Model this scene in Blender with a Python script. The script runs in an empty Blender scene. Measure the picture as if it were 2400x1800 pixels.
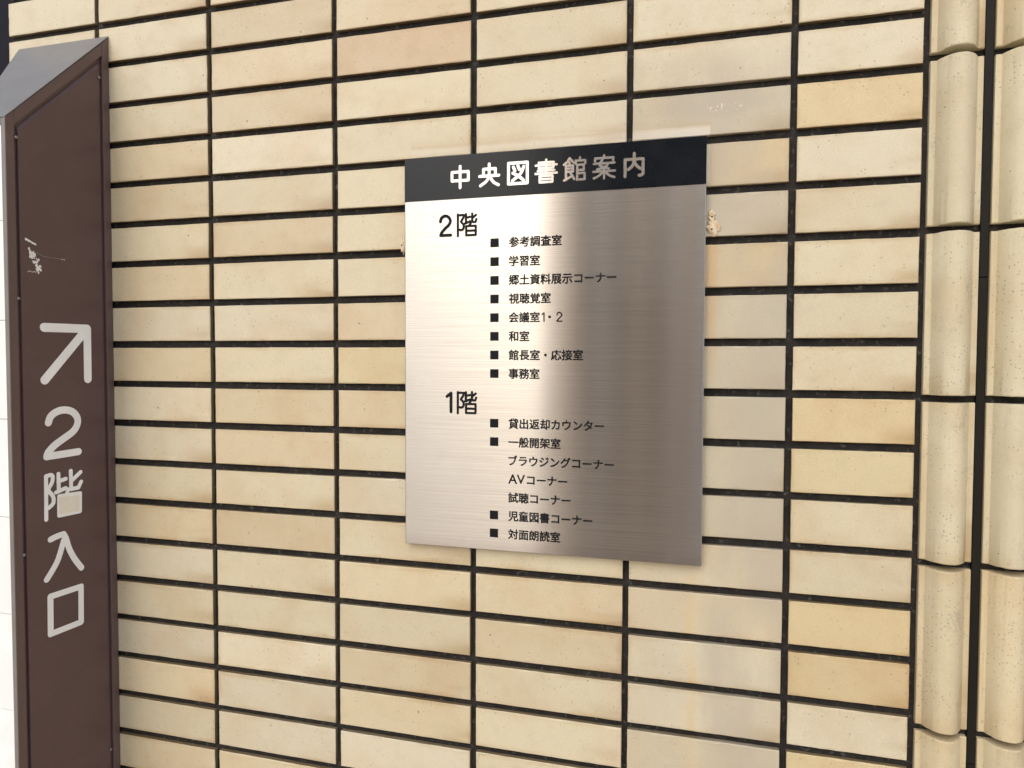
import bpy, bmesh, math, random
from mathutils import Vector, Matrix
random.seed(7)
R = math.radians
sc = bpy.context.scene
C = sc.collection
ZO = 2.08                       # height of the wall's measuring line above the pavement

# ------------------------------------------------------------------ camera
cam = bpy.data.cameras.new('camera'); cam.sensor_width = 36.0; cam.lens = 1645.3242 / 2400 * 36
cam.clip_start = 0.02; cam.clip_end = 500
co = bpy.data.objects.new('camera', cam); C.objects.link(co); sc.camera = co
co.location = (1.0276, -1.0025, -0.5759 + ZO); co.rotation_euler = (1.5355, -0.0031, 0.2698)

# ------------------------------------------------------------------ light
SUN_EL, SUN_AZ = 40.0, -6.0      # azimuth measured from straight out of the wall, negative = left
w = bpy.data.worlds.new("World"); sc.world = w; w.use_nodes = True
wt = w.node_tree; wt.nodes.clear()
wo = wt.nodes.new('ShaderNodeOutputWorld'); bg = wt.nodes.new('ShaderNodeBackground'); sky = wt.nodes.new('ShaderNodeTexSky')
sky.sky_type = 'NISHITA'; sky.sun_disc = False; sky.sun_elevation = R(SUN_EL); sky.sun_rotation = R(180 - SUN_AZ)
sky.air_density = 1.0; sky.dust_density = 3.5; sky.ozone_density = 0.6
bg.inputs['Strength'].default_value = 0.15
wt.links.new(sky.outputs[0], bg.inputs[0]); wt.links.new(bg.outputs[0], wo.inputs[0])
sl = bpy.data.lights.new('sun', 'SUN'); sl.energy = 0.52; sl.angle = R(64); sl.color = (1.0, 0.965, 0.90)
so = bpy.data.objects.new('sun', sl); C.objects.link(so)
sdir = Vector((math.sin(R(SUN_AZ)) * math.cos(R(SUN_EL)), -math.cos(R(SUN_AZ)) * math.cos(R(SUN_EL)), math.sin(R(SUN_EL))))
so.rotation_euler = sdir.to_track_quat('Z', 'Y').to_euler(); so.location = (-4, -6, 6)
sc.view_settings.view_transform = 'Standard'; sc.view_settings.look = 'None'; sc.view_settings.gamma = 1.0
sc.view_settings.exposure = 0.68

# ------------------------------------------------------------------ node helpers
class N:
    def __init__(s, name):
        s.m = bpy.data.materials.new(name); s.m.use_nodes = True; s.t = s.m.node_tree
        s.b = s.t.nodes['Principled BSDF']
    def set(s, **k):
        for n, v in k.items():
            s.b.inputs[n.replace('_', ' ')].default_value = v
        return s
    def new(s, typ, **k):
        n = s.t.nodes.new(typ)
        for a, v in k.items(): setattr(n, a, v)
        return n
    def plug(s, sock, v):
        if isinstance(v, bpy.types.NodeSocket): s.t.links.new(v, sock)
        else: sock.default_value = v
    def math(s, op, a, b=0.0, c=0.0, clamp=False):
        n = s.new('ShaderNodeMath', operation=op, use_clamp=clamp)
        for i, v in enumerate((a, b, c)): s.plug(n.inputs[i], v)
        return n.outputs[0]
    def ss(s, v, lo, hi):
        n = s.new('ShaderNodeMapRange', interpolation_type='SMOOTHSTEP')
        s.plug(n.inputs['Value'], v); n.inputs['From Min'].default_value = lo; n.inputs['From Max'].default_value = hi
        return n.outputs['Result']
    def mix(s, f, a, b, mode='MIX'):
        n = s.new('ShaderNodeMix', data_type='RGBA', blend_type=mode)
        s.plug(n.inputs[0], f)
        for i, v in ((6, a), (7, b)):
            if isinstance(v, tuple) and len(v) == 3: v = (*v, 1)
            s.plug(n.inputs[i], v)
        return n.outputs[2]
    def obj(s):
        return s.new('ShaderNodeTexCoord').outputs['Object']
    def xyz(s, v):
        n = s.new('ShaderNodeSeparateXYZ'); s.plug(n.inputs[0], v); return n.outputs
    def scale(s, v, sc3):
        n = s.new('ShaderNodeVectorMath', operation='MULTIPLY'); s.plug(n.inputs[0], v); n.inputs[1].default_value = sc3
        return n.outputs[0]
    def noise(s, v, scale, detail=3.0, rough=0.55):
        n = s.new('ShaderNodeTexNoise'); s.plug(n.inputs['Vector'], v)
        n.inputs['Scale'].default_value = scale; n.inputs['Detail'].default_value = detail; n.inputs['Roughness'].default_value = rough
        return n.outputs['Fac']
    def vor(s, v, scale, rnd=1.0):
        n = s.new('ShaderNodeTexVoronoi'); s.plug(n.inputs['Vector'], v); n.inputs['Scale'].default_value = scale
        n.inputs['Randomness'].default_value = rnd
        return n.outputs['Distance'], n.outputs['Color']
    def bump(s, h, strength, dist):
        n = s.new('ShaderNodeBump'); s.plug(n.inputs['Height'], h); n.inputs['Strength'].default_value = strength; n.inputs['Distance'].default_value = dist
        s.t.links.new(n.outputs[0], s.b.inputs['Normal'])

def plain(name, col, rough=0.5, spec=0.5, metal=0.0, var=0.12, vscale=30):
    n = N(name); n.set(Roughness=rough, Metallic=metal); n.b.inputs['Specular IOR Level'].default_value = spec
    o = n.obj(); f = n.noise(o, vscale, 4)
    k = n.math('MULTIPLY_ADD', f, 2 * var, 1 - var)
    n.plug(n.b.inputs['Base Color'], n.mix(1.0, (*col, 1), n.rgb(k) if hasattr(n, 'rgb') else k, 'MULTIPLY'))
    return n.m

# ---- tile faces
def tile_material(name, pits, sand):
    n = N(name)
    o = n.obj(); x, y, z = n.xyz(o)
    at = n.new('ShaderNodeVertexColor', layer_name='tint').outputs['Color']
    base = at
    # soft cloudy variation across each tile
    c1 = n.noise(o, 9, 4, 0.6); c2 = n.noise(o, 38, 5, 0.65); fine = n.noise(o, 420, 3, 0.7)
    base = n.mix(n.math('MULTIPLY', n.ss(c1, .40, .68), .75), base, n.mix(1.0, base, (0.93, 0.86, 0.80), 'MULTIPLY'))
    base = n.mix(n.math('MULTIPLY', n.ss(c2, .46, .70), .50), base, n.mix(1.0, base, (0.90, 0.90, 0.88), 'MULTIPLY'))
    k = n.math('MULTIPLY_ADD', fine, sand, 1 - sand * .5)
    base = n.mix(1.0, base, k, 'MULTIPLY')
    # edge soiling, per tile (UV runs 0..1 over each face)
    u, v, _ = n.xyz(n.new('ShaderNodeUVMap', uv_map='tile').outputs[0])
    e = n.math('MINIMUM', n.math('MULTIPLY', n.math('MINIMUM', u, n.math('SUBTRACT', 1.0, u)), 3.6), n.math('MINIMUM', v, n.math('SUBTRACT', 1.0, v)))
    e = n.math('ADD', e, n.math('MULTIPLY', n.math('SUBTRACT', n.noise(o, 60, 4), .5), .16))
    em = n.math('MULTIPLY', n.math('SUBTRACT', 1.0, n.ss(e, -.02, .13)), n.ss(n.noise(o, 5.5, 2), .40, .68))
    base = n.mix(n.math('MULTIPLY', em, .60), base, n.mix(1.0, base, (0.80, 0.68, 0.52), 'MULTIPLY'))
    # brown smudges that collect low on the right of some tiles
    sm = n.math('MULTIPLY', n.ss(u, .62, 1.0), n.math('SUBTRACT', 1.0, n.ss(v, .05, .55)))
    sm = n.math('MULTIPLY', sm, n.ss(n.noise(n.scale(o, (3, 3, 14.3)), 1.3, 3), .40, .58))
    base = n.mix(n.math('MULTIPLY', sm, .70), base, n.mix(1.0, base, (0.66, 0.54, 0.40), 'MULTIPLY'))
    # firing pits and iron specks
    d, cc = n.vor(o, pits[0])
    cr, cg, cb = n.xyz(cc)
    pm = n.math('MULTIPLY', n.math('LESS_THAN', d, n.math('MULTIPLY_ADD', cg, .07, .015)), n.math('LESS_THAN', cr, pits[1]))
    base = n.mix(n.math('MULTIPLY', pm, pits[2]), base, (0.10, 0.075, 0.05, 1))
    d2, cc2 = n.vor(o, pits[3]); c2r, _, _ = n.xyz(cc2)
    pm2 = n.math('MULTIPLY', n.math('LESS_THAN', d2, .28), n.math('LESS_THAN', c2r, pits[4]))
    pm2 = n.math('MULTIPLY', pm2, n.ss(n.noise(o, 22, 3), .40, .60))
    base = n.mix(n.math('MULTIPLY', pm2, .50), base, (0.20, 0.165, 0.12, 1))
    rough = n.math('MULTIPLY_ADD', c2, .22, .30 if name == 'glazed_tile' else .46)
    if name == 'glazed_tile':
        # grey grime to the right of and under the plate, where rain runs off it
        g = n.math('MULTIPLY', n.math('MAXIMUM', n.ss(x, 1.012, 1.034), n.math('MULTIPLY', n.ss(x, .86, .96), n.math('MULTIPLY_ADD', n.ss(z, -.30, -.27), .55, .35))), n.math('SUBTRACT', 1.0, n.ss(x, 1.128, 1.131)))
        g = n.math('MULTIPLY', g, n.math('SUBTRACT', 1.0, n.ss(z, -.20, -.13)))
        g = n.math('MULTIPLY', g, n.ss(n.noise(n.scale(o, (1, 1, .35)), 14, 4), .25, .62))
        base = n.mix(n.math('MULTIPLY', g, .70), base, (0.43, 0.39, 0.31, 1))
        # rust drips
        wob = n.math('MULTIPLY', n.math('SUBTRACT', n.noise(n.scale(o, (0, 0, 1)), 9, 2), .5), .03)
        dr = n.math('ABSOLUTE', n.math('SUBTRACT', n.math('ADD', x, wob), 1.012))
        rz = n.math('MULTIPLY', n.math('SUBTRACT', 1.0, n.ss(z, -.90, -.86)), n.ss(z, -1.30, -1.18))
        rm = n.math('MULTIPLY', n.math('SUBTRACT', 1.0, n.ss(dr, .001, .010)), rz)
        rm = n.math('MULTIPLY', rm, n.math('SUBTRACT', 1.0, n.math('MULTIPLY', v, .75)))
        base = n.mix(n.math('MULTIPLY', rm, .36), base, (0.60, 0.42, 0.18, 1))
        # streaks beside the plate's right edge
        rx = n.math('MULTIPLY', n.ss(x, 1.022, 1.026), n.math('SUBTRACT', 1.0, n.ss(x, 1.035, 1.047)))
        rx = n.math('MULTIPLY', rx, n.math('MULTIPLY', n.ss(z, -.66, -.50), n.math('SUBTRACT', 1.0, n.ss(z, -.42, -.40))))
        rx = n.math('MULTIPLY', rx, n.ss(n.noise(n.scale(o, (60, 1, 8)), 1.6, 3), .35, .6))
        base = n.mix(n.math('MULTIPLY', rx, .6), base, (0.55, 0.37, 0.17, 1))
        # outline an earlier, taller plate left on the tiles
        zz = n.math('ADD', z, n.math('MULTIPLY', n.math('SUBTRACT', n.noise(o, 30, 3), .5), .003))
        gx = n.math('MULTIPLY', n.ss(x, .5885, .5905), n.math('SUBTRACT', 1.0, n.ss(x, 1.0285, 1.0295)))
        gl = n.math('MULTIPLY', gx, n.math('SUBTRACT', 1.0, n.ss(zz, -.2575, -.2560)))
        gl = n.math('MULTIPLY', gl, n.ss(z, -.34, -.33))
        gl = n.math('MULTIPLY', gl, n.math('MULTIPLY_ADD', n.ss(x, .88, 1.0), .40, .30))
        base = n.mix(gl, base, (0.64, 0.60, 0.52, 1))
        ln = n.math('MULTIPLY', n.ss(zz, -.2615, -.2575), n.math('SUBTRACT', 1.0, n.ss(zz, -.2570, -.2400)))
        ln = n.math('MULTIPLY', ln, n.math('MULTIPLY', gx, n.ss(n.noise(n.scale(o, (3, 1, 90)), 2.2, 3), .30, .60)))
        base = n.mix(n.math('MULTIPLY', ln, .42), base, (0.46, 0.34, 0.20, 1))
        # greyer patch above the plate, a sparkling highlight painted in as pale flecks
        ax = n.math('SUBTRACT', x, 1.03); az = n.math('SUBTRACT', z, -.228)
        rr = n.math('ADD', n.math('POWER', n.math('DIVIDE', ax, .085), 2.0), n.math('POWER', n.math('DIVIDE', az, .024), 2.0))
        wp = n.math('SUBTRACT', 1.0, n.ss(n.math('ADD', rr, n.math('MULTIPLY', c2, .9)), .6, 1.6))
        base = n.mix(n.math('MULTIPLY', wp, .6), base, (0.40, 0.36, 0.29, 1))
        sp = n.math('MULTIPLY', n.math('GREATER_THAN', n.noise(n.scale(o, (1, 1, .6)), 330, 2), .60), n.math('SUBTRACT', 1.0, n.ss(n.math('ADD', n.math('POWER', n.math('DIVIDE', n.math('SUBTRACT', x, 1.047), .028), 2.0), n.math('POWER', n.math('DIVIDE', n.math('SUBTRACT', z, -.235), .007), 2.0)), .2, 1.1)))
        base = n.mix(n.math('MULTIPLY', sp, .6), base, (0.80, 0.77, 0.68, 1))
    else:
        gm = n.math('MULTIPLY', n.ss(n.noise(n.scale(o, (2.2, 2.2, .8)), 12, 5, .7), .56, .70), n.ss(n.noise(o, 260, 2), .42, .60))
        base = n.mix(n.math('MULTIPLY', gm, .40), base, (0.24, 0.22, 0.17, 1))
        ue = n.math('MULTIPLY', n.ss(n.noise(n.scale(o, (90, 1, 3)), 1.0, 3), .42, .66), n.math('SUBTRACT', 1.0, n.ss(n.math('MINIMUM', u, n.math('SUBTRACT', 1.0, u)), .06, .17)))
        base = n.mix(n.math('MULTIPLY', ue, .5), base, (0.45, 0.34, 0.19, 1))
    n.plug(n.b.inputs['Base Color'], base); n.plug(n.b.inputs['Roughness'], rough)
    n.b.inputs['Specular IOR Level'].default_value = .45
    hb = n.math('ADD', n.math('MULTIPLY', fine, .25), n.math('ADD', n.math('MULTIPLY', c2, .9), n.math('MULTIPLY', pm, -1.2)))
    n.bump(hb, .35, .0012)
    return n.m

M = {}
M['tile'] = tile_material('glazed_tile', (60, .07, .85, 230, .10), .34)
M['round_tile'] = tile_material('glazed_round_tile', (95, .34, .8, 260, .45), .26)

def grout_mat():
    n = N('dark_grout'); o = n.obj()
    f = n.noise(o, 55, 5, .7); g = n.noise(o, 700, 2)
    col = n.mix(n.ss(f, .35, .7), (0.008, 0.007, 0.006, 1), (0.022, 0.019, 0.016, 1))
    col = n.mix(n.math('MULTIPLY', n.ss(n.noise(o, 130, 3), .56, .72), .7), col, (0.10, 0.098, 0.09, 1))
    n.plug(n.b.inputs['Base Color'], col); n.set(Roughness=.85); n.bump(g, .5, .001)
    return n.m
M['grout'] = grout_mat()
M['concrete'] = plain('wall_core', (.20, .18, .16), .9, .3)

def steel(name, base, rough, lines=True):
    n = N(name); o = n.obj()
    gl = n.new('ShaderNodeBsdfAnisotropic', distribution='GGX'); n.t.nodes.remove(n.b); n.b = gl
    n.t.links.new(gl.outputs[0], n.t.nodes['Material Output'].inputs['Surface'])
    gl.inputs['Anisotropy'].default_value = .80           # grain runs sideways: reflections smear up and down
    tv = n.new('ShaderNodeCombineXYZ'); tv.inputs[0].default_value = 1.0
    n.t.links.new(tv.outputs[0], gl.inputs['Tangent'])
    br = n.noise(n.scale(o, (5, 1, 900)), 1.0, 4, .7)
    br2 = n.noise(n.scale(o, (1.2, 1, 260)), 1.0, 3, .6)
    sm = n.noise(o, 7, 5, .65)
    col = n.mix(n.math('MULTIPLY', n.ss(br, .3, .72), .9), (base[0]*1.06, base[1]*1.06, base[2]*1.06, 1), (base[0]*.80, base[1]*.79, base[2]*.78, 1))
    col = n.mix(n.math('MULTIPLY', n.ss(sm, .5, .72), .22), col, (base[0]*.72, base[1]*.74, base[2]*.78, 1))
    x, y, z = n.xyz(o)
    low = n.math('MULTIPLY', n.math('SUBTRACT', 1.0, n.ss(n.math('ADD', z, n.math('MULTIPLY', n.math('SUBTRACT', n.noise(n.scale(o, (40, 1, 6)), 1.0, 3), .5), .02)), -.857, -.838)), .28)
    col = n.mix(low, col, (.30, .27, .27, 1))
    n.plug(n.b.inputs['Color'], col)
    r = n.math('ADD', n.math('MULTIPLY_ADD', br, .06, rough - .03), n.math('MULTIPLY', n.math('SUBTRACT', sm, .5), .05))
    n.plug(n.b.inputs['Roughness'], r)
    return n.m
M['steel'] = steel('brushed_steel', (.49, .483, .462), .22)
M['steel_letters'] = steel('bare_steel_letters', (.54, .535, .52), .22)

def paint(name, col, rough, spec, dust=None, coat=0.0):
    n = N(name); o = n.obj(); n.set(Roughness=rough)
    n.b.inputs['Specular IOR Level'].default_value = spec; n.b.inputs['Coat Weight'].default_value = coat
    f = n.noise(o, 14, 5, .65); g = n.noise(o, 600, 2)
    c = n.mix(n.math('MULTIPLY', n.ss(f, .40, .72), .30), (*col, 1), (col[0]*1.35+.004, col[1]*1.35+.004, col[2]*1.35+.005, 1))
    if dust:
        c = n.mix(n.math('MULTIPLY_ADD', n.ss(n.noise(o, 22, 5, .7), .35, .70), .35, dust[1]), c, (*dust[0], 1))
    n.plug(n.b.inputs['Base Color'], c)
    n.plug(n.b.inputs['Roughness'], n.math('MULTIPLY_ADD', f, .14, rough - .07))
    n.bump(g, .06, .0006)
    return n.m
M['brown'] = paint('brown_paint', (.098, .058, .056), .40, .5)
M['brown_frame'] = paint('brown_frame_paint', (.112, .073, .067), .36, .5)
M['cap'] = paint('weathered_sky_grey_cap', (.15, .147, .14), .45, .5, ((.205, .204, .196), .45))  # faded, dusty brown with the sky's grey sheen put into the colour
M['white_panel'] = paint('white_panel', (.84, .85, .85), .25, .5)
M['navy'] = paint('navy_band_paint', (.003, .0055, .0085), .20, .22)
M['ink'] = paint('black_ink', (.007, .008, .010), .6, .15)
M['white_letter'] = paint('white_letter_paint', (.85, .87, .86), .55, .4)
M['cream_patch'] = paint('cream_patch', (.80, .77, .64), .55, .4)
M['scratch'] = paint('peeled_white', (.78, .77, .75), .7, .3)
M['screw'] = plain('screw_metal', (.30, .28, .27), .45, .5, .9)
M['black_strip'] = paint('black_gasket', (.009, .008, .006), .6, .2)
def caulk():
    n = N('old_sealant'); o = n.obj()
    f = n.noise(o, 90, 4, .7); d, cc = n.vor(o, 190); cr, _, _ = n.xyz(cc)
    c = n.mix(n.ss(f, .45, .68), (.66, .57, .42, 1), (.52, .36, .17, 1))
    c = n.mix(n.math('MULTIPLY', n.math('LESS_THAN', d, .26), n.math('LESS_THAN', cr, .35)), c, (.07, .05, .03, 1))
    n.plug(n.b.inputs['Base Color'], c); n.set(Roughness=.6); n.bump(n.noise(o, 260, 3), .7, .002)
    return n.m
M['caulk'] = caulk()

# ------------------------------------------------------------------ object helpers
def empty(name, label, cat, loc, group=None):
    o = bpy.data.objects.new(name, None); C.objects.link(o); o.location = loc; o.empty_display_size = .05
    o['label'] = label; o['category'] = cat
    if group: o['group'] = group
    return o
def link(name, me, mat, parent=None, smooth=False):
    o = bpy.data.objects.new(name, me); C.objects.link(o)
    if mat is not None and not me.materials: me.materials.append(mat)
    if smooth:
        for p in me.polygons: p.use_smooth = True
    if parent is not None:
        o.parent = parent
        # geometry is written in wall coordinates (z from the measuring line): undo the parents' offset
        off = Vector((0, 0, 0)); q = parent
        while q is not None: off += q.location; q = q.parent
        o.location = Vector((0, 0, ZO)) - off
    return o
def mesh(name, vs, fs):
    me = bpy.data.meshes.new(name); me.from_pydata([tuple(v) for v in vs], [], fs); me.update(); return me
class MB:
    def __init__(s): s.v = []; s.f = []
    def add(s, vs, fs):
        k = len(s.v); s.v += [tuple(v) for v in vs]; s.f += [tuple(i + k for i in f) for f in fs]
    def box(s, x0, x1, y0, y1, z0, z1):
        s.add([(x0,y0,z0),(x1,y0,z0),(x1,y1,z0),(x0,y1,z0),(x0,y0,z1),(x1,y0,z1),(x1,y1,z1),(x0,y1,z1)],
              [(0,3,2,1),(4,5,6,7),(0,1,5,4),(1,2,6,5),(2,3,7,6),(3,0,4,7)])
    def prism(s, poly, d):
        """poly: planar outline (Vectors) in counter-clockwise order seen from outside; d: vector into the thickness"""
        n = len(poly); d = Vector(d)
        vs = [Vector(p) for p in poly] + [Vector(p) + d for p in poly]
        fs = [tuple(range(n)), tuple(range(2*n-1, n-1, -1))] + [(i, i+n, (i+1) % n + n, (i+1) % n) for i in range(n)]
        s.add(vs, fs)
    def build(s, name, mat, parent=None, bevel=0, smooth=False):
        me = mesh(name, s.v, s.f)
        bm = bmesh.new(); bm.from_mesh(me); bmesh.ops.recalc_face_normals(bm, faces=bm.faces); bm.to_mesh(me); bm.free()
        o = link(name, me, mat, parent, smooth)
        if bevel:
            b = o.modifiers.new('edge', 'BEVEL'); b.width = bevel; b.segments = 2; b.limit_method = 'ANGLE'; b.angle_limit = R(40)
        return o

# ------------------------------------------------------------------ the tiled wall
XJ = [-.2020, 0.0, .2287, .4596, .6898, .9201, 1.1348, 1.2906]          # joint centres
ZJ = [-.0005, -.0689, -.1391, -.2074, -.2761, -.3453, -.4132, -.4829, -.5523, -.6210, -.6895, -.7583, -.8265, -.8956, -.9652, -1.0350, -1.1033, -1.1724, -1.2414]
zt = {i: z for i, z in enumerate(ZJ)}
for i in range(1, 15): zt[-i] = ZJ[0] + .069 * i
for i in range(19, 31): zt[i] = ZJ[18] - .069 * (i - 18)
JX, JZ = .0092, .0111
wall = empty('tiled_wall', 'cream tiled outside wall with dark grout that carries both signs', 'wall', (.62, 0, 0))

BASE = (.572, .522, .372)
def tint(c, r):
    f = random.gauss(1, .035); k = random.random()
    t = [BASE[0]*f, BASE[1]*f, BASE[2]*f]
    if k < .22: t = [t[0]*1.0, t[1]*.965, t[2]*.93]
    elif k < .40: t = [t[0]*1.02, t[1]*1.03, t[2]*1.08]
    elif k < .50: t = [t[0]*.94, t[1]*.90, t[2]*.86]
    sp = {(5,3):'o',(5,9):'o',(5,10):'y',(5,13):'o',(5,14):'o2',(5,16):'o',(4,4):'o2',(4,6):'o2',(4,5):'g',(4,7):'g',(4,8):'g',(4,9):'g',(4,10):'g',(4,11):'g',(4,3):'g',
          (1,1):'p',(2,1):'p2',(2,7):'p',(2,8):'y',(2,9):'p',(5,1):'w',(5,2):'w',(5,4):'w',(5,15):'w',(4,1):'w',(4,2):'w',(4,14):'w',(4,15):'w',(0,0):'w',(0,1):'w',(-1,0):'w',(-1,1):'w',(-1,-1):'w',(3,3):'w',(1,10):'p'}.get((c, r))
    if sp == 'o': t = [BASE[0]*1.02, BASE[1]*.94, BASE[2]*.79]
    if sp == 'o2': t = [BASE[0]*.96, BASE[1]*.87, BASE[2]*.73]
    if sp == 'y': t = [BASE[0]*1.01, BASE[1]*.97, BASE[2]*.86]
    if sp == 'g': t = [BASE[0]*.88, BASE[1]*.90, BASE[2]*.93]
    if sp == 'p': t = [BASE[0]*1.0, BASE[1]*.95, BASE[2]*.91]
    if sp == 'p2': t = [BASE[0]*.90, BASE[1]*.80, BASE[2]*.74]
    if sp == 'w': t = [BASE[0]*1.04, BASE[1]*1.06, BASE[2]*1.10]
    return (*t, 1)

tv, tf, tcol, tuv = [], [], [], []
def flat_tile(x0, x1, z0, z1, col):
    j = lambda a: random.uniform(-a, a)
    y = j(.0005); ch = .0009
    tx, tz = j(.0022), j(.005)                       # each tile is bedded at its own slight tilt
    cx, cz = (x0+x1)/2, (z0+z1)/2
    def P(x, yy, z): return (x, yy + (x-cx)*tx + (z-cz)*tz, z)
    xs = [x0 + j(.0005), x1 + j(.0005)]; zs = [z0 + j(.0005), z1 + j(.0005)]
    k = len(tv)
    NX = 14                                          # wavering front arrises
    ring = []
    for a in range(NX): ring.append((xs[0] + (xs[1]-xs[0])*a/NX, zs[0]))
    for a in range(5): ring.append((xs[1], zs[0] + (zs[1]-zs[0])*a/5))
    for a in range(NX): ring.append((xs[1] - (xs[1]-xs[0])*a/NX, zs[1]))
    for a in range(5): ring.append((xs[0], zs[1] - (zs[1]-zs[0])*a/5))
    n = len(ring)
    for (x, z) in ring: tv.append((x, .010, z))
    edge = [P(x + j(.00018), y + ch + j(.0003), z + j(.00018)) for (x, z) in ring]
    tv.extend(edge); tv.extend(edge)                 # twice: the sides of a tile are smeared with grout, its face is not
    for i, (x, z) in enumerate(ring):
        c2 = ch * random.uniform(.6, 1.3) + (random.random() < .11) * random.uniform(.0004, .0022)
        px = min(max(x, xs[0] + c2), xs[1] - c2); pz = min(max(z, zs[0] + c2), zs[1] - c2)
        tv.append(P(px, y, pz))
    for a in (0, 2):
        for i in range(n):
            tf.append((k + a*n + i, k + a*n + (i+1) % n, k + (a+1)*n + (i+1) % n, k + (a+1)*n + i))
    tf.append(tuple(k + 3*n + i for i in range(n)))
    for a in range(4):
        for (x, z) in ring:
            tuv.append(((x-x0)/(x1-x0), (z-z0)/(z1-z0)))
    side = (col[0]*.36, col[1]*.32, col[2]*.26, 1)
    tcol.extend([side] * (2*n) + [col] * (2*n))

for r in range(-14, 30):
    for c in range(-1, 6):
        x0 = XJ[c+1] + JX/2; x1 = XJ[c+2] - JX/2
        if c == 5: x1 = XJ[7] - .0040
        flat_tile(x0, x1, zt[r+1] + JZ/2, zt[r] - JZ/2, tint(c, r))

def with_layers(me, cols, uvs):
    a = me.color_attributes.new('tint', 'FLOAT_COLOR', 'POINT')
    for i, c in enumerate(cols): a.data[i].color = c
    ul = me.uv_layers.new(name='tile')
    for l in me.loops: ul.data[l.index].uv = uvs[l.vertex_index]
me = mesh('flat_tiles', tv, tf); with_layers(me, tcol, tuv)
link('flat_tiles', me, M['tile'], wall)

# half-round tiles on the pier at the right
rv, rf, rcol, ruv = [], [], [], []
def round_tile(x0, x1, z0, z1, col):
    fl, h = .0068, .0205
    prof = [(x0, .012), (x0, .0006), (x0 + .0006, 0), (x0 + fl - .0008, 0)]
    a0, a1 = x0 + fl, x1 - fl
    cx, hw = (a0+a1)/2, (a1-a0)/2
    for i in range(0, 29):
        t = -1 + 2*i/28
        yy = h * (1 - abs(t)**2.3)
        prof.append((cx + hw*t, -yy))
    prof += [(x1 - fl + .0008, 0), (x1 - .0006, 0), (x1, .0006), (x1, .012)]
    jy = random.uniform(-.0006, .0006); n = len(prof); k = len(rv)
    ch = .0012
    levels = [(z0, ch), (z0 + ch, 0), (z0 + (z1-z0)*.33, 0), (z0 + (z1-z0)*.66, 0), (z1 - ch, 0), (z1, ch)]
    for zi, (z, sh) in enumerate(levels):
        for (x, y) in prof:
            yy = min(.012, y + jy + (sh if y < .008 else 0)) + (random.uniform(-.0002, .0002) if y < .008 else 0)
            rv.append((x, yy, z + (random.uniform(-.0003, .0003) if zi in (0, 5) else 0)))
            ruv.append(((x-x0)/(x1-x0), (z-z0)/(z1-z0)))
    for a in range(len(levels)-1):
        for i in range(n-1):
            rf.append((k + a*n + i, k + a*n + i + 1, k + (a+1)*n + i + 1, k + (a+1)*n + i))
    rf.append(tuple(k + i for i in range(n-1, -1, -1)))
    rf.append(tuple(k + (len(levels)-1)*n + i for i in range(n)))
    rcol.extend([col] * (n*len(levels)))
ZR = [-.1952, -.4110, -.6243, -.8360, -1.0518]
while ZR[-1] > -2.0: ZR.append(ZR[-1] - .2141)
up = -.1952
while up < .95: up += .2141; ZR.insert(0, up)
for cidx in range(14):
    x0 = 1.2948 + cidx * .0712; x1 = x0 + .0590
    for a in range(len(ZR)-1):
        f = random.gauss(1.03, .03)
        k = random.random()
        col = (BASE[0]*f, BASE[1]*f*(1.01 if k < .5 else .975), BASE[2]*f*(1.0 if k < .5 else .92), 1)
        round_tile(x0, x1, ZR[a+1] + .0046, ZR[a] - .0046, col)
me = mesh('half_round_tiles', rv, rf); with_layers(me, rcol, ruv)
for p in me.polygons: p.use_smooth = len(p.vertices) == 4
o = link('half_round_tiles', me, M['round_tile'], wall)
me.set_sharp_from_angle(angle=R(32))

# grout bed (gently uneven sheet) and the wall body behind it
def grout_bed():
    vs, fs = [], []
    xa, xb, za, zb = -.1985, 2.285, -2.079, .96
    nx, nz = 200, 240
    for i in range(nz+1):
        for j in range(nx+1):
            vs.append((xa + (xb-xa)*j/nx, .0078 + random.uniform(-.0007, .0007), za + (zb-za)*i/nz))
    for i in range(nz):
        for j in range(nx):
            k = i*(nx+1) + j; fs.append((k, k+1, k+nx+2, k+nx+1))
    return mesh('grout_bed', vs, fs)
link('grout_bed', grout_bed(), M['grout'], wall, True)
b = MB(); b.box(-.196, 2.288, .0125, .32, -2.079, .96); b.build('wall_core', M['concrete'], wall)
# black sealing strips in the wide joints of the pier
for cidx in range(13):
    x0 = 1.2948 + cidx * .0712 + .0590
    b = MB()
    zz = .95
    while zz > -2.05:
        z1 = max(zz - (.90 if zz > .9 else .62), -2.07)
        if cidx == 0 and zz < .1 and zz > 0: z1 = -.4725
        b.box(x0 + .0012, x0 + .0110, .0025, .0120, z1 + .0008, zz); zz = z1
    b.build('joint_strip', M['black_strip'], wall, .0008)

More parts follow.
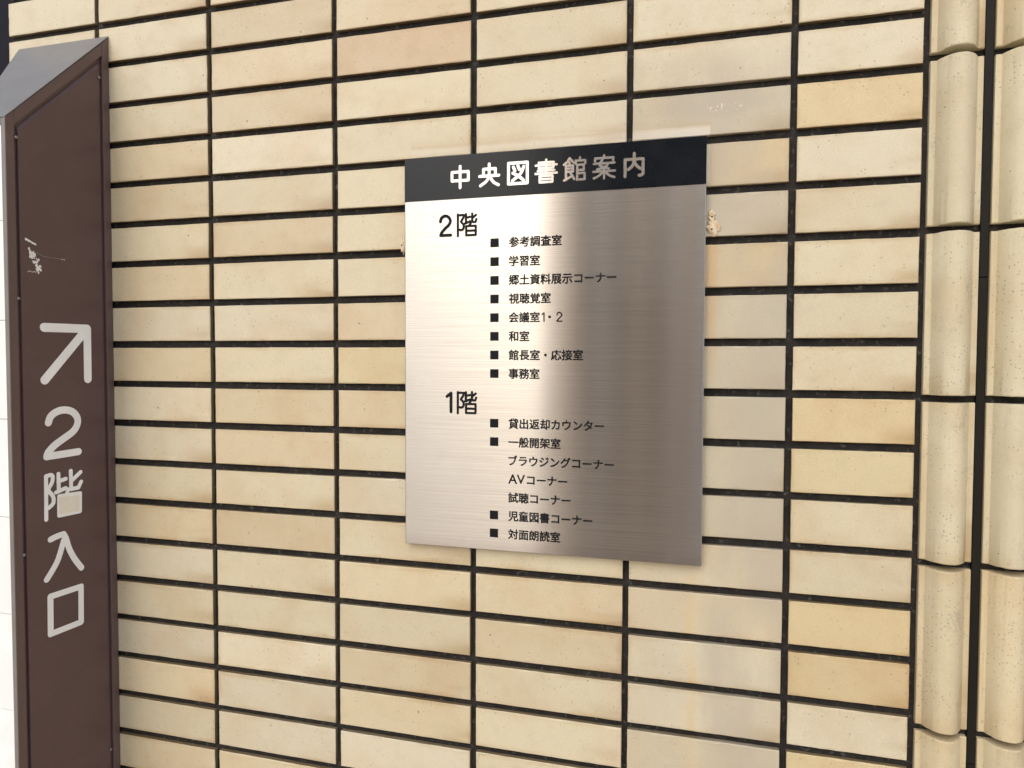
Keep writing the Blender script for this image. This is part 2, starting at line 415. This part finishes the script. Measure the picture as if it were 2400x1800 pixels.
# ------------------------------------------------------------------ lettering helpers
def stroke_bm(mb, pts, wdt, to3, nrm, lift, depth, tag):
    """round-ended strokes: one slightly raised capsule per segment; tag keeps every capsule on its own height"""
    for i in range(len(pts)-1):
        (ax, ay), (bx, by) = pts[i], pts[i+1]
        a = math.atan2(by-ay, bx-ax); out = []
        for k in range(11): t = a + math.pi/2 + math.pi*k/10; out.append((ax + math.cos(t)*wdt/2, ay + math.sin(t)*wdt/2))
        for k in range(11): t = a - math.pi/2 + math.pi*k/10; out.append((bx + math.cos(t)*wdt/2, by + math.sin(t)*wdt/2))
        tag[0] += 1
        h = lift + (tag[0] % 40) * 6e-6
        poly = [to3(*q) + nrm * h for q in out]
        mb.prism(poly, -nrm * (depth + h))
def smooth_path(p, n=4):
    if len(p) < 3: return p
    out = []
    for i in range(len(p)-1):
        p0 = p[max(i-1, 0)]; p1 = p[i]; p2 = p[i+1]; p3 = p[min(i+2, len(p)-1)]
        for k in range(n):
            t = k/n
            out.append(tuple(.5*((2*p1[d]) + (-p0[d]+p2[d])*t + (2*p0[d]-5*p1[d]+4*p2[d]-p3[d])*t*t + (-p0[d]+3*p1[d]-3*p2[d]+p3[d])*t**3) for d in (0, 1)))
    out.append(p[-1]); return out

# ------------------------------------------------------------------ the steel directory plate
PX0, PX1, PZ0, PZ1, PY = .5841, 1.0249, -.8602, -.2742, -.012
sign = empty('directory_sign', 'brushed steel floor directory with a navy heading band and small black lettering', 'sign', (.8045, -.005, PZ0 + ZO))
b = MB(); b.box(PX0, PX1, PY, -.0022, PZ0, PZ1)
plate = b.build('steel_plate', M['steel'], sign, .0012)
b = MB(); b.box(PX0 + .0003, PX1 - .0003, PY - .0005, PY + .0008, -.3388, PZ1 - .0004)
band = b.build('heading_band', M['navy'], sign, .0002)
NY = Vector((0, -1, 0))
def on_plate(x, z): return Vector((x, PY, z))
def glyphs(mb, table, x, zc, size, wdt, lift, tag, wscale=1.0):
    """table strokes live on a 100 x 100 grid, y down; size is the height of the grid"""
    for st in table:
        p = [(x + q[0]/100*size*wscale, zc + (50 - q[1])/100*size) for q in st]
        stroke_bm(mb, p, wdt, on_plate, NY, lift, .0004, tag)
G = {}
G['中'] = [[(12,28),(88,28),(88,66),(12,66),(12,28)], [(50,4),(50,97)]]
G['央'] = [[(50,3),(50,50)], [(24,52),(24,24),(78,24),(78,52)], [(6,54),(94,54)], smooth_path([(49,54),(38,76),(10,95)]), smooth_path([(54,60),(70,82),(92,95)])]
G['図'] = [[(8,7),(92,7),(92,95),(8,95),(8,7)], [(30,24),(37,40)], [(50,20),(57,36)], smooth_path([(76,24),(62,54),(26,82)]), smooth_path([(28,50),(52,63),(75,82)])]
G['書'] = [[(50,3),(50,62)], [(18,14),(82,14),(82,37),(18,37)], [(5,25),(95,25)], [(14,48),(86,48)], [(4,60),(96,60)], [(22,71),(78,71),(78,97),(22,97),(22,71)], [(22,84),(78,84)]]
G['館'] = [smooth_path([(27,4),(18,18),(3,30)]), [(27,4),(46,24)], [(27,22),(27,33)], [(12,35),(42,35),(42,60),(12,60)], [(12,47),(42,47)], [(12,35),(12,93)], [(4,96),(36,80)], [(30,64),(48,92)],
           [(72,4),(72,14)], [(54,28),(54,16),(94,16),(94,28)], [(60,34),(60,95)], [(60,34),(88,34),(88,56),(60,56)], [(60,69),(92,69),(92,95),(60,95)]]
G['案'] = [[(50,3),(50,12)], [(12,24),(12,13),(88,13),(88,24)], [(7,35),(93,35)], smooth_path([(43,20),(32,43),(70,58)], 3), smooth_path([(68,36),(54,51),(22,59)], 3), [(5,68),(95,68)], [(50,56),(50,98)], smooth_path([(47,69),(28,86),(7,95)]), smooth_path([(53,69),(72,86),(93,95)])]
G['内'] = [[(13,96),(13,27),(86,27),(86,88),(80,94),(70,94)], [(50,4),(50,30)], smooth_path([(50,30),(44,52),(26,68)]), smooth_path([(51,38),(60,54),(75,67)])]
G['階'] = [[(10,5),(10,97)], [(10,8),(37,8),(35,20),(24,36)], smooth_path([(24,36),(36,50),(35,66),(26,72),(17,70)]), [(47,5),(47,42)], [(49,20),(66,17)], [(42,45),(66,36)], [(75,4),(75,34),(79,40),(90,40),(94,28)], [(92,10),(77,22)], [(69,43),(62,53)], [(48,56),(91,56),(91,95),(48,95),(48,56)], [(48,76),(91,76)]]
G['2'] = [smooth_path([(5,30),(10,14),(28,4),(46,11),(55,28),(48,46),(30,62),(13,80),(6,95)]) , [(6,95),(57,95)]]
G['1'] = [[(8,22),(28,6)], [(28,6),(28,95)]]
tag = [0]
t = MB()
for chx, xc in zip('中央図書館案内', (.6735, .7185, .7619, .8037, .8453, .8866, .9283)):
    sz = .0335
    glyphs(t, G[chx], xc - sz/2, -.3068, sz, .0042 if chx in '中央図内' else .0033, .0010, tag)
t.build('heading_lettering', M['steel_letters'], band)
for num, zc in (('2', -.3772), ('1', -.6408)):
    t = MB()
    glyphs(t, G[num], .6405 if num == '2' else .6500, zc, .0315, .0045, .0004, tag)
    glyphs(t, G['階'], .6662, zc, .0345, .0034, .0004, tag)
    t.build('floor_lettering', M['ink'], plate)
LIST = [(-.4056,'参考調査室',1),(-.4331,'学習室',1),(-.4604,'郷土資料展示コーナー',1),(-.4876,'視聴覚室',1),(-.5149,'会議室1・2',1),(-.5424,'和室',1),(-.5698,'館長室・応接室',1),(-.5971,'事務室',1),
        (-.6705,'貸出返却カウンター',1),(-.6978,'一般開架室',1),(-.7251,'ブラウジングコーナー',0),(-.7524,'AVコーナー',0),(-.7797,'試聴コーナー',0),(-.8070,'児童図書コーナー',1),(-.8340,'対面朗読室',1)]
def text_mesh(body, size, grow):
    """lettering grown by `grow` all round, with rounded corners: copies set round a small circle, each on its own height"""
    c = bpy.data.curves.new('room_name', 'FONT'); c.body = body; c.size = size; c.extrude = .00012; c.resolution_u = 3
    o = bpy.data.objects.new('room_name', c); C.objects.link(o)
    bpy.context.view_layer.update()
    me = bpy.data.meshes.new_from_object(o.evaluated_get(bpy.context.evaluated_depsgraph_get()))
    bpy.data.objects.remove(o); bpy.data.curves.remove(c)
    me.materials.clear()
    bm = bmesh.new()
    for k in range(7):
        q = me.copy(); a = 2*math.pi*k/6; g = grow if k < 6 else 0
        q.transform(Matrix.Translation((g*math.cos(a), g*math.sin(a), k*5e-6))); bm.from_mesh(q); bpy.data.meshes.remove(q)
    bm.to_mesh(me); bm.free()
    return me
LIST_X = .7485
def extra(body, x, zc, off=.00030):
    me = text_mesh(body, .0196, off)
    xm = min(v.co.x for v in me.vertices)
    me.transform(Matrix.Translation((x - xm, PY - .00018, zc - .0064)) @ Matrix.Rotation(math.pi/2, 4, 'X'))
    me.materials.clear(); return me
for zc, body, bul in LIST:
    tail = None
    if body.startswith('会議室'): body = '会議室'; tail = [('1', .7975), ('・', .8075), ('2', .8198)]
    x_at = LIST_X
    if body.startswith('AV'): body = 'コーナー'; tail = [('AV', LIST_X)]; x_at = .7768
    me = text_mesh(body, .0158, .00042)
    xm = min(v.co.x for v in me.vertices)
    me.transform(Matrix.Translation((x_at - xm, PY - .00018, zc - .0059)) @ Matrix.Rotation(math.pi/2, 4, 'X'))
    me.materials.clear()
    if tail:
        bm = bmesh.new(); bm.from_mesh(me)
        for tx, x in tail:
            if tx == '・':
                q = text_mesh(tx, .0158, .00042); xm = min(v.co.x for v in q.vertices)
                q.transform(Matrix.Translation((x - xm, PY - .00018, zc - .0059)) @ Matrix.Rotation(math.pi/2, 4, 'X'))
            elif tx in G:
                t = MB(); glyphs(t, G[tx], x, zc, .0138, .0017, .0003, tag); q = mesh('numeral', t.v, t.f)
            else: q = extra(tx, x, zc)
            bm.from_mesh(q)
        for fc in bm.faces: fc.material_index = 0
        bm.to_mesh(me); bm.free()
    link('room_name', me, M['ink'], plate)
    if bul:
        b = MB(); b.box(.7203, .7331, PY - .0003, PY + .0005, zc - .0064, zc + .0064); b.build('bullet_square', M['ink'], plate, .0001)

# hardened sealant squeezed out at both edges of the plate
def blob(name, cx, cz, wx, hz, seed, parent):
    rnd = random.Random(seed)
    bm = bmesh.new()
    bmesh.ops.create_icosphere(bm, subdivisions=4, radius=1)
    ph = [(rnd.uniform(2, 6), rnd.uniform(0, 6), rnd.uniform(2, 6)) for _ in range(5)]
    for v in bm.verts:
        p = v.co.copy(); s = 1
        for a, b_, c_ in ph: s += .11*math.sin(a*p.x*1.5 + b_ + c_*p.z*1.6 + 2*p.y)
        v.co = Vector((p.x*wx*s, p.y*.0022*s, p.z*hz*s)) + Vector((cx, -.0006, cz))
    me = bpy.data.meshes.new(name); bm.to_mesh(me); bm.free()
    return link(name, me, M['caulk'], parent, True)
blob('sealant_blob', 1.0345, -.3955, .0085, .0115, 3, sign)
blob('sealant_blob', 1.0320, -.3800, .0045, .0075, 5, sign)
blob('sealant_blob', .5765, -.4020, .0040, .0120, 9, sign)

# ------------------------------------------------------------------ the brown projecting sign
ANG = R(87)
A = Vector((.0260, 0, 0)); DV = Vector((-math.cos(ANG), -math.sin(ANG), 0)); NF = Vector((math.sin(ANG), -math.cos(ANG), 0))
ZTOP, ZLOW, LEN, ZBOT = -.0203, -.2151, .1839, -1.72
def topz(s): return ZTOP + (ZLOW - ZTOP) * s / LEN
def FP(s, z): return A + DV * s + Vector((0, 0, z))
Dp = A + DV * LEN; Bp = Vector((-.1735, -.0005, 0)); Cp = Vector((-.052, Dp.y, 0))
psign = empty('projecting_sign', 'brown metal sign box standing out from the wall with white arrow and upright lettering', 'sign', (-.03, -.09, ZBOT + ZO))
gin = .0050                                     # the side frame and the front frame stand this proud of the housing
def housing():
    a = A - NF * gin + Vector((0, -.0005, 0)); d = Dp - NF * gin + Vector((0, .004, 0)); c = Cp + Vector((.001, .004, 0)); bq = Bp
    plan = [a, bq, c, d]
    zz = [ZTOP - .0025, ZTOP - .0025, ZLOW + .004*(ZTOP-ZLOW)/LEN - .0025, ZLOW + .004*(ZTOP-ZLOW)/LEN - .0025]
    b = MB()
    vs = [(p.x, p.y, ZBOT) for p in plan] + [(p.x, p.y, z) for p, z in zip(plan, zz)]
    b.add(vs, [(0,1,2,3), (7,6,5,4)] + [(i, i+4, (i+1) % 4 + 4, (i+1) % 4) for i in range(4)])
    return b.build('housing', M['brown'], psign)
housing()
# sloping cap
b = MB(); up = Vector((0, 0, .0025))
cap = [FP(0, ZTOP) + Vector((0, -.0008, 0)), Vector((Bp.x, -.0008, ZTOP)), Vector((Cp.x, Cp.y, ZLOW)), FP(LEN, ZLOW)]
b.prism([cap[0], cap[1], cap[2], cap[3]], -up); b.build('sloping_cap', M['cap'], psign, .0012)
# side frame: four flat bars round the lettered panel
FR = .0140
f = MB()
def bar(q): f.prism([FP(*p) for p in q], -NF * (gin - .0003))
zo = lambda s: topz(s) - .0028
bar([(0.0012, zo(0.0012)), (FR, zo(FR)), (FR, ZBOT), (0.0012, ZBOT)])
bar([(LEN - FR, zo(LEN - FR)), (LEN, zo(LEN)), (LEN, ZBOT), (LEN - FR, ZBOT)])
bar([(FR, zo(FR)), (LEN - FR, zo(LEN - FR)), (LEN - FR, zo(LEN - FR) - .0215), (FR, zo(FR) - .0215)])
bar([(FR, ZBOT + .03), (LEN - FR, ZBOT + .03), (LEN - FR, ZBOT), (FR, ZBOT)])
f.build('side_frame', M['brown_frame'], psign, .0010)
# panel inside the frame, with a shadow gap all round
s0, s1 = FR + .0060, LEN - FR - .0060
p = MB(); zi = lambda s: zo(s) - .0290
p.prism([FP(s0, zi(s0)) - NF*.0012, FP(s1, zi(s1)) - NF*.0012, FP(s1, ZBOT + .036) - NF*.0012, FP(s0, ZBOT + .036) - NF*.0012], -NF * .0035)
lip = [FP(s0, zi(s0)) - NF*.0040, FP(s1, zi(s1)) - NF*.0040, FP(s1, zi(s1) - .0075) - NF*.0012, FP(s0, zi(s0) - .0075) - NF*.0012]
p.v[0], p.v[1] = tuple(lip[3]), tuple(lip[2]); p.v[4], p.v[5] = tuple(lip[3] - NF*.0035), tuple(lip[2] - NF*.0035)
p.prism(lip, -NF * .0007)
panel = p.build('side_panel', M['brown'], psign, .0008)
# front: frame strips and white panel
f = MB()
f.box(.0076, Dp.x - .0004, Dp.y, Dp.y + .0042, ZBOT, ZLOW - .0028)
f.box(Cp.x, Cp.x + .0076, Dp.y, Dp.y + .0042, ZBOT, ZLOW - .0028)
f.box(Cp.x + .0076, .0076, Dp.y, Dp.y + .0042, ZLOW - .0120, ZLOW - .0028)
f.build('front_frame', M['cap'], psign, .0008)  # the frame's lit front is put in as the paler cap colour
f = MB()
z = ZBOT + .001
while z < ZLOW - .0125:
    z2 = min(z + .1500, ZLOW - .0125); f.box(Cp.x + .0078, .0072, Dp.y + .0012, Dp.y + .0042, z, z2 - .0008); z = z2
f.build('front_panel', M['white_panel'], psign, .0006)
# white lettering on the side panel (s outward from the wall, z)
def on_face(s, z): return FP(s, z) - NF * .0012
S = {
 'arrow': (.0142, [[(.128,-.5279),(.0519,-.5270)], [(.0516,-.5275),(.0520,-.6113)], [(.0542,-.5296),(.1288,-.6112)]]),
 'numeral': (.0118, [smooth_path([(.1242,-.6793),(.1201,-.6697),(.1093,-.6628),(.0958,-.6608),(.082,-.6647),(.0732,-.6751),(.0735,-.6867),(.0813,-.6975),(.0981,-.7072),(.1145,-.7167),(.1252,-.7265),(.128,-.7331)], 3), [(.128,-.7331),(.0721,-.7320)]]),
 'floor_character': (.0066, [[(.1299,-.7641),(.1310,-.8335)], smooth_path([(.1299,-.7646),(.1221,-.7634),(.1187,-.7671),(.1205,-.7768),(.1265,-.7869),(.1189,-.7982),(.1186,-.8095),(.1271,-.8158)], 3), [(.1088,-.7637),(.1086,-.7919)], [(.1064,-.7754),(.0962,-.7737)], [(.1134,-.7930),(.0966,-.7889)], [(.0869,-.7620),(.0867,-.7922),(.0734,-.7919),(.0683,-.7829)], [(.0691,-.7667),(.0844,-.7777)], [(.0922,-.7917),(.0957,-.8013)], [(.1082,-.8002),(.0707,-.8020),(.0714,-.8322),(.1089,-.8316),(.1082,-.8002)], [(.1086,-.8155),(.0710,-.8172)]]),
 'enter_character': (.0098, [smooth_path([(.1243,-.8669),(.1136,-.8645),(.1020,-.8635)], 3), smooth_path([(.1020,-.8635),(.0975,-.8722),(.0923,-.8901),(.0829,-.9093),(.0705,-.9279)], 3), smooth_path([(.1016,-.8737),(.1117,-.9015),(.1214,-.9164),(.1322,-.9295)], 3)]),
 'mouth_character': (.0098, [[(.1268,-.9588),(.0722,-.9593),(.0730,-1.0192),(.1275,-1.0194),(.1268,-.9588)]]),
}
for nm, (wd, sts) in S.items():
    t = MB()
    for st in sts: stroke_bm(t, st, wd, on_face, NF, .0003, .0003, tag)
    t.build(nm, M['white_letter'], panel)
t = MB(); t.prism([on_face(*q) + NF*.00075 for q in [(.1104,-.8015),(.0722,-.8046),(.0728,-.8309),(.1083,-.8300)]], -NF*.0009)
t.build('cream_sticker', M['cream_patch'], panel)
# peeled tape remains and scratches
t = MB(); rnd = random.Random(4)
def frag(cs, cz, ls, lz, k):
    pts = []
    for i in range(9):
        a = -2*math.pi*i/9; rr = rnd.uniform(.45, 1.1); pts.append(on_face(cs + math.cos(a)*ls*rr, cz + math.sin(a)*lz*rr) + NF*(.00022 + k*4e-6))
    t.prism(pts, -NF*.0002)
for i in range(46):
    u = rnd.random(); frag(.1470 - .014*u + rnd.uniform(-.005, .005), -.4090 - .032*u + rnd.uniform(-.003, .003), rnd.uniform(.0008, .0030), rnd.uniform(.0008, .0038), i)
for i in range(9):
    u = i/8; frag(.1545 - .0150*u, -.3934 - .0062*u, .0024, .0024 - .0006*u, i)
for i in range(26):
    u = i/25; frag(.1505 - .0596*u, -.4075 - .0085*min(1, u*2.4) - .0006*u, .0010, .00016 + (.0008 if u > .9 else 0), i)
for i in range(14):
    frag(.1526 - .0178*i/13, -.4435 + rnd.uniform(0, .0022), .0008, .0006, i)
t.build('peeled_tape', M['scratch'], panel)
# small screws along the frame
for s, z in ((LEN - .0165, -.2427), (LEN - .0150, -.4858), (LEN - .0150, -.8803), (FR + .0065, -1.2653), (FR + .0068, -.0985)):
    bm = bmesh.new(); bmesh.ops.create_uvsphere(bm, u_segments=14, v_segments=8, radius=.0026)
    q = NF.to_track_quat('Z', 'Y').to_matrix().to_4x4()
    bm.transform(Matrix.Translation(FP(s, z) + NF*.0002) @ q @ Matrix.Diagonal((1, 1, .55, 1)))
    me = bpy.data.meshes.new('screw'); bm.to_mesh(me); bm.free()
    link('screw', me, M['screw'], psign, True)

# ------------------------------------------------------------------ the rest of the place, and things added for the plate's reflection
def ground_mat():
    n = N('pavement'); o = n.obj()
    f = n.noise(o, 1.2, 6, .7); g = n.noise(o, 60, 3)
    c = n.mix(n.ss(f, .35, .65), (.66, .51, .36, 1), (.74, .58, .42, 1)); c = n.mix(.25, c, n.mix(1.0, c, g, 'MULTIPLY'))
    n.plug(n.b.inputs['Base Color'], c); n.set(Roughness=.9); n.bump(g, .4, .004); return n.m
g = mesh('pavement', [(-150,-150,0),(150,-150,0),(150,150,0),(-150,150,0)], [(0,1,2,3)])
go = bpy.data.objects.new('pavement', g); C.objects.link(go); g.materials.append(ground_mat()); go['kind'] = 'structure'

def facade_mat():
    n = N('tan_facade'); o = n.obj()
    f = n.noise(o, 3, 5); br = n.new('ShaderNodeTexBrick'); n.plug(br.inputs['Vector'], n.scale(o, (1, 1, 1)))
    x, y, z = n.xyz(o)
    cv = n.new('ShaderNodeCombineXYZ'); n.plug(cv.inputs[0], x); n.plug(cv.inputs[1], z); n.t.links.new(cv.outputs[0], br.inputs['Vector'])
    br.inputs['Scale'].default_value = 3.2; br.inputs['Color1'].default_value = (.88, .53, .25, 1); br.inputs['Color2'].default_value = (.82, .49, .23, 1); br.inputs['Mortar'].default_value = (.12, .09, .07, 1)
    br.inputs['Mortar Size'].default_value = .012
    n.plug(n.b.inputs['Base Color'], n.mix(n.math('MULTIPLY', f, .3), br.outputs[0], (.60, .40, .23, 1))); n.set(Roughness=.8); return n.m
M['facade'] = facade_mat(); M['dark_glass'] = plain('dark_window', (.02, .018, .016), .35, .3); M['dark_wall'] = paint('dark_wall', (.010, .011, .018), .8, .1)
M['grey_post'] = plain('grey_concrete', (.80, .76, .72), .8, .3)
opp = empty('opposite_building', 'out-of-view tan brick building across the pavement, shaped for the reflection in the steel sign', 'building', (.45, -7, 0))
def off(name, mb, mat, parent, bevel=0):
    o = mb.build(name, mat, None, bevel); o.parent = parent; o.location = -parent.location; return o
b = MB(); b.box(-.85, 1.75, -12, -7.0, 0, 8.4); off('walls', b, M['facade'], opp)  # out-of-view block, kept tall and narrow to shape reflection and fill light
for x0, x1 in ((-.46, -.20), (-.04, .18), (.36, .54), (1.15, 1.6)):  # windows and pilasters set as dark and pale streaks for the plate to reflect
    for j in range(3):
        b = MB(); b.box(x0, x1, -7.04, -6.97, 1.45 + j*2.4, 3.6 + j*2.4); off('window', b, M['dark_glass'], opp)
for x0, x1 in ((-.18, -.06), (.64, .76)):
    b = MB(); b.box(x0, x1, -6.99, -6.80, 0, 8.3); off('pilaster', b, M['grey_post'], opp)
b = MB(); b.box(-.95, 1.85, -12.1, -6.9, 8.4, 8.7); off('roof', b, M['grey_post'], opp)
pw = MB(); pw.box(.10, 1.75, -5.6, -5.25, 0, 1.15); pw.box(.06, 1.79, -5.64, -5.21, 1.15, 1.22)  # low wall added out of view to warm the plate's lower reflection
pwo = pw.build('added_planter_wall', M['facade'], None, .01); pwo['label'] = 'added low orange brick wall that warms the reflection in the steel sign'; pwo['category'] = 'wall'
post = MB(); post.box(.945, 1.20, -4.26, -4.0, 0, 4.2); po = post.build('added_reflection_pillar', M['grey_post'], None, .02)  # pillar added out of view for the grey strip at the plate's right edge
po['label'] = 'square grey concrete pillar on the pavement facing the steel sign'; po['category'] = 'pillar'
bw = MB(); bw.box(-14, -1.2, 3.0, 3.4, 0, 9)
bo = bw.build('dark_building_wall', M['dark_wall'], None); bo['label'] = 'dark navy building wall seen past the left end of the tiled wall'; bo['category'] = 'wall'

for o in (wall, opp, po, bo, pwo, sign, psign): o['kind'] = 'thing'
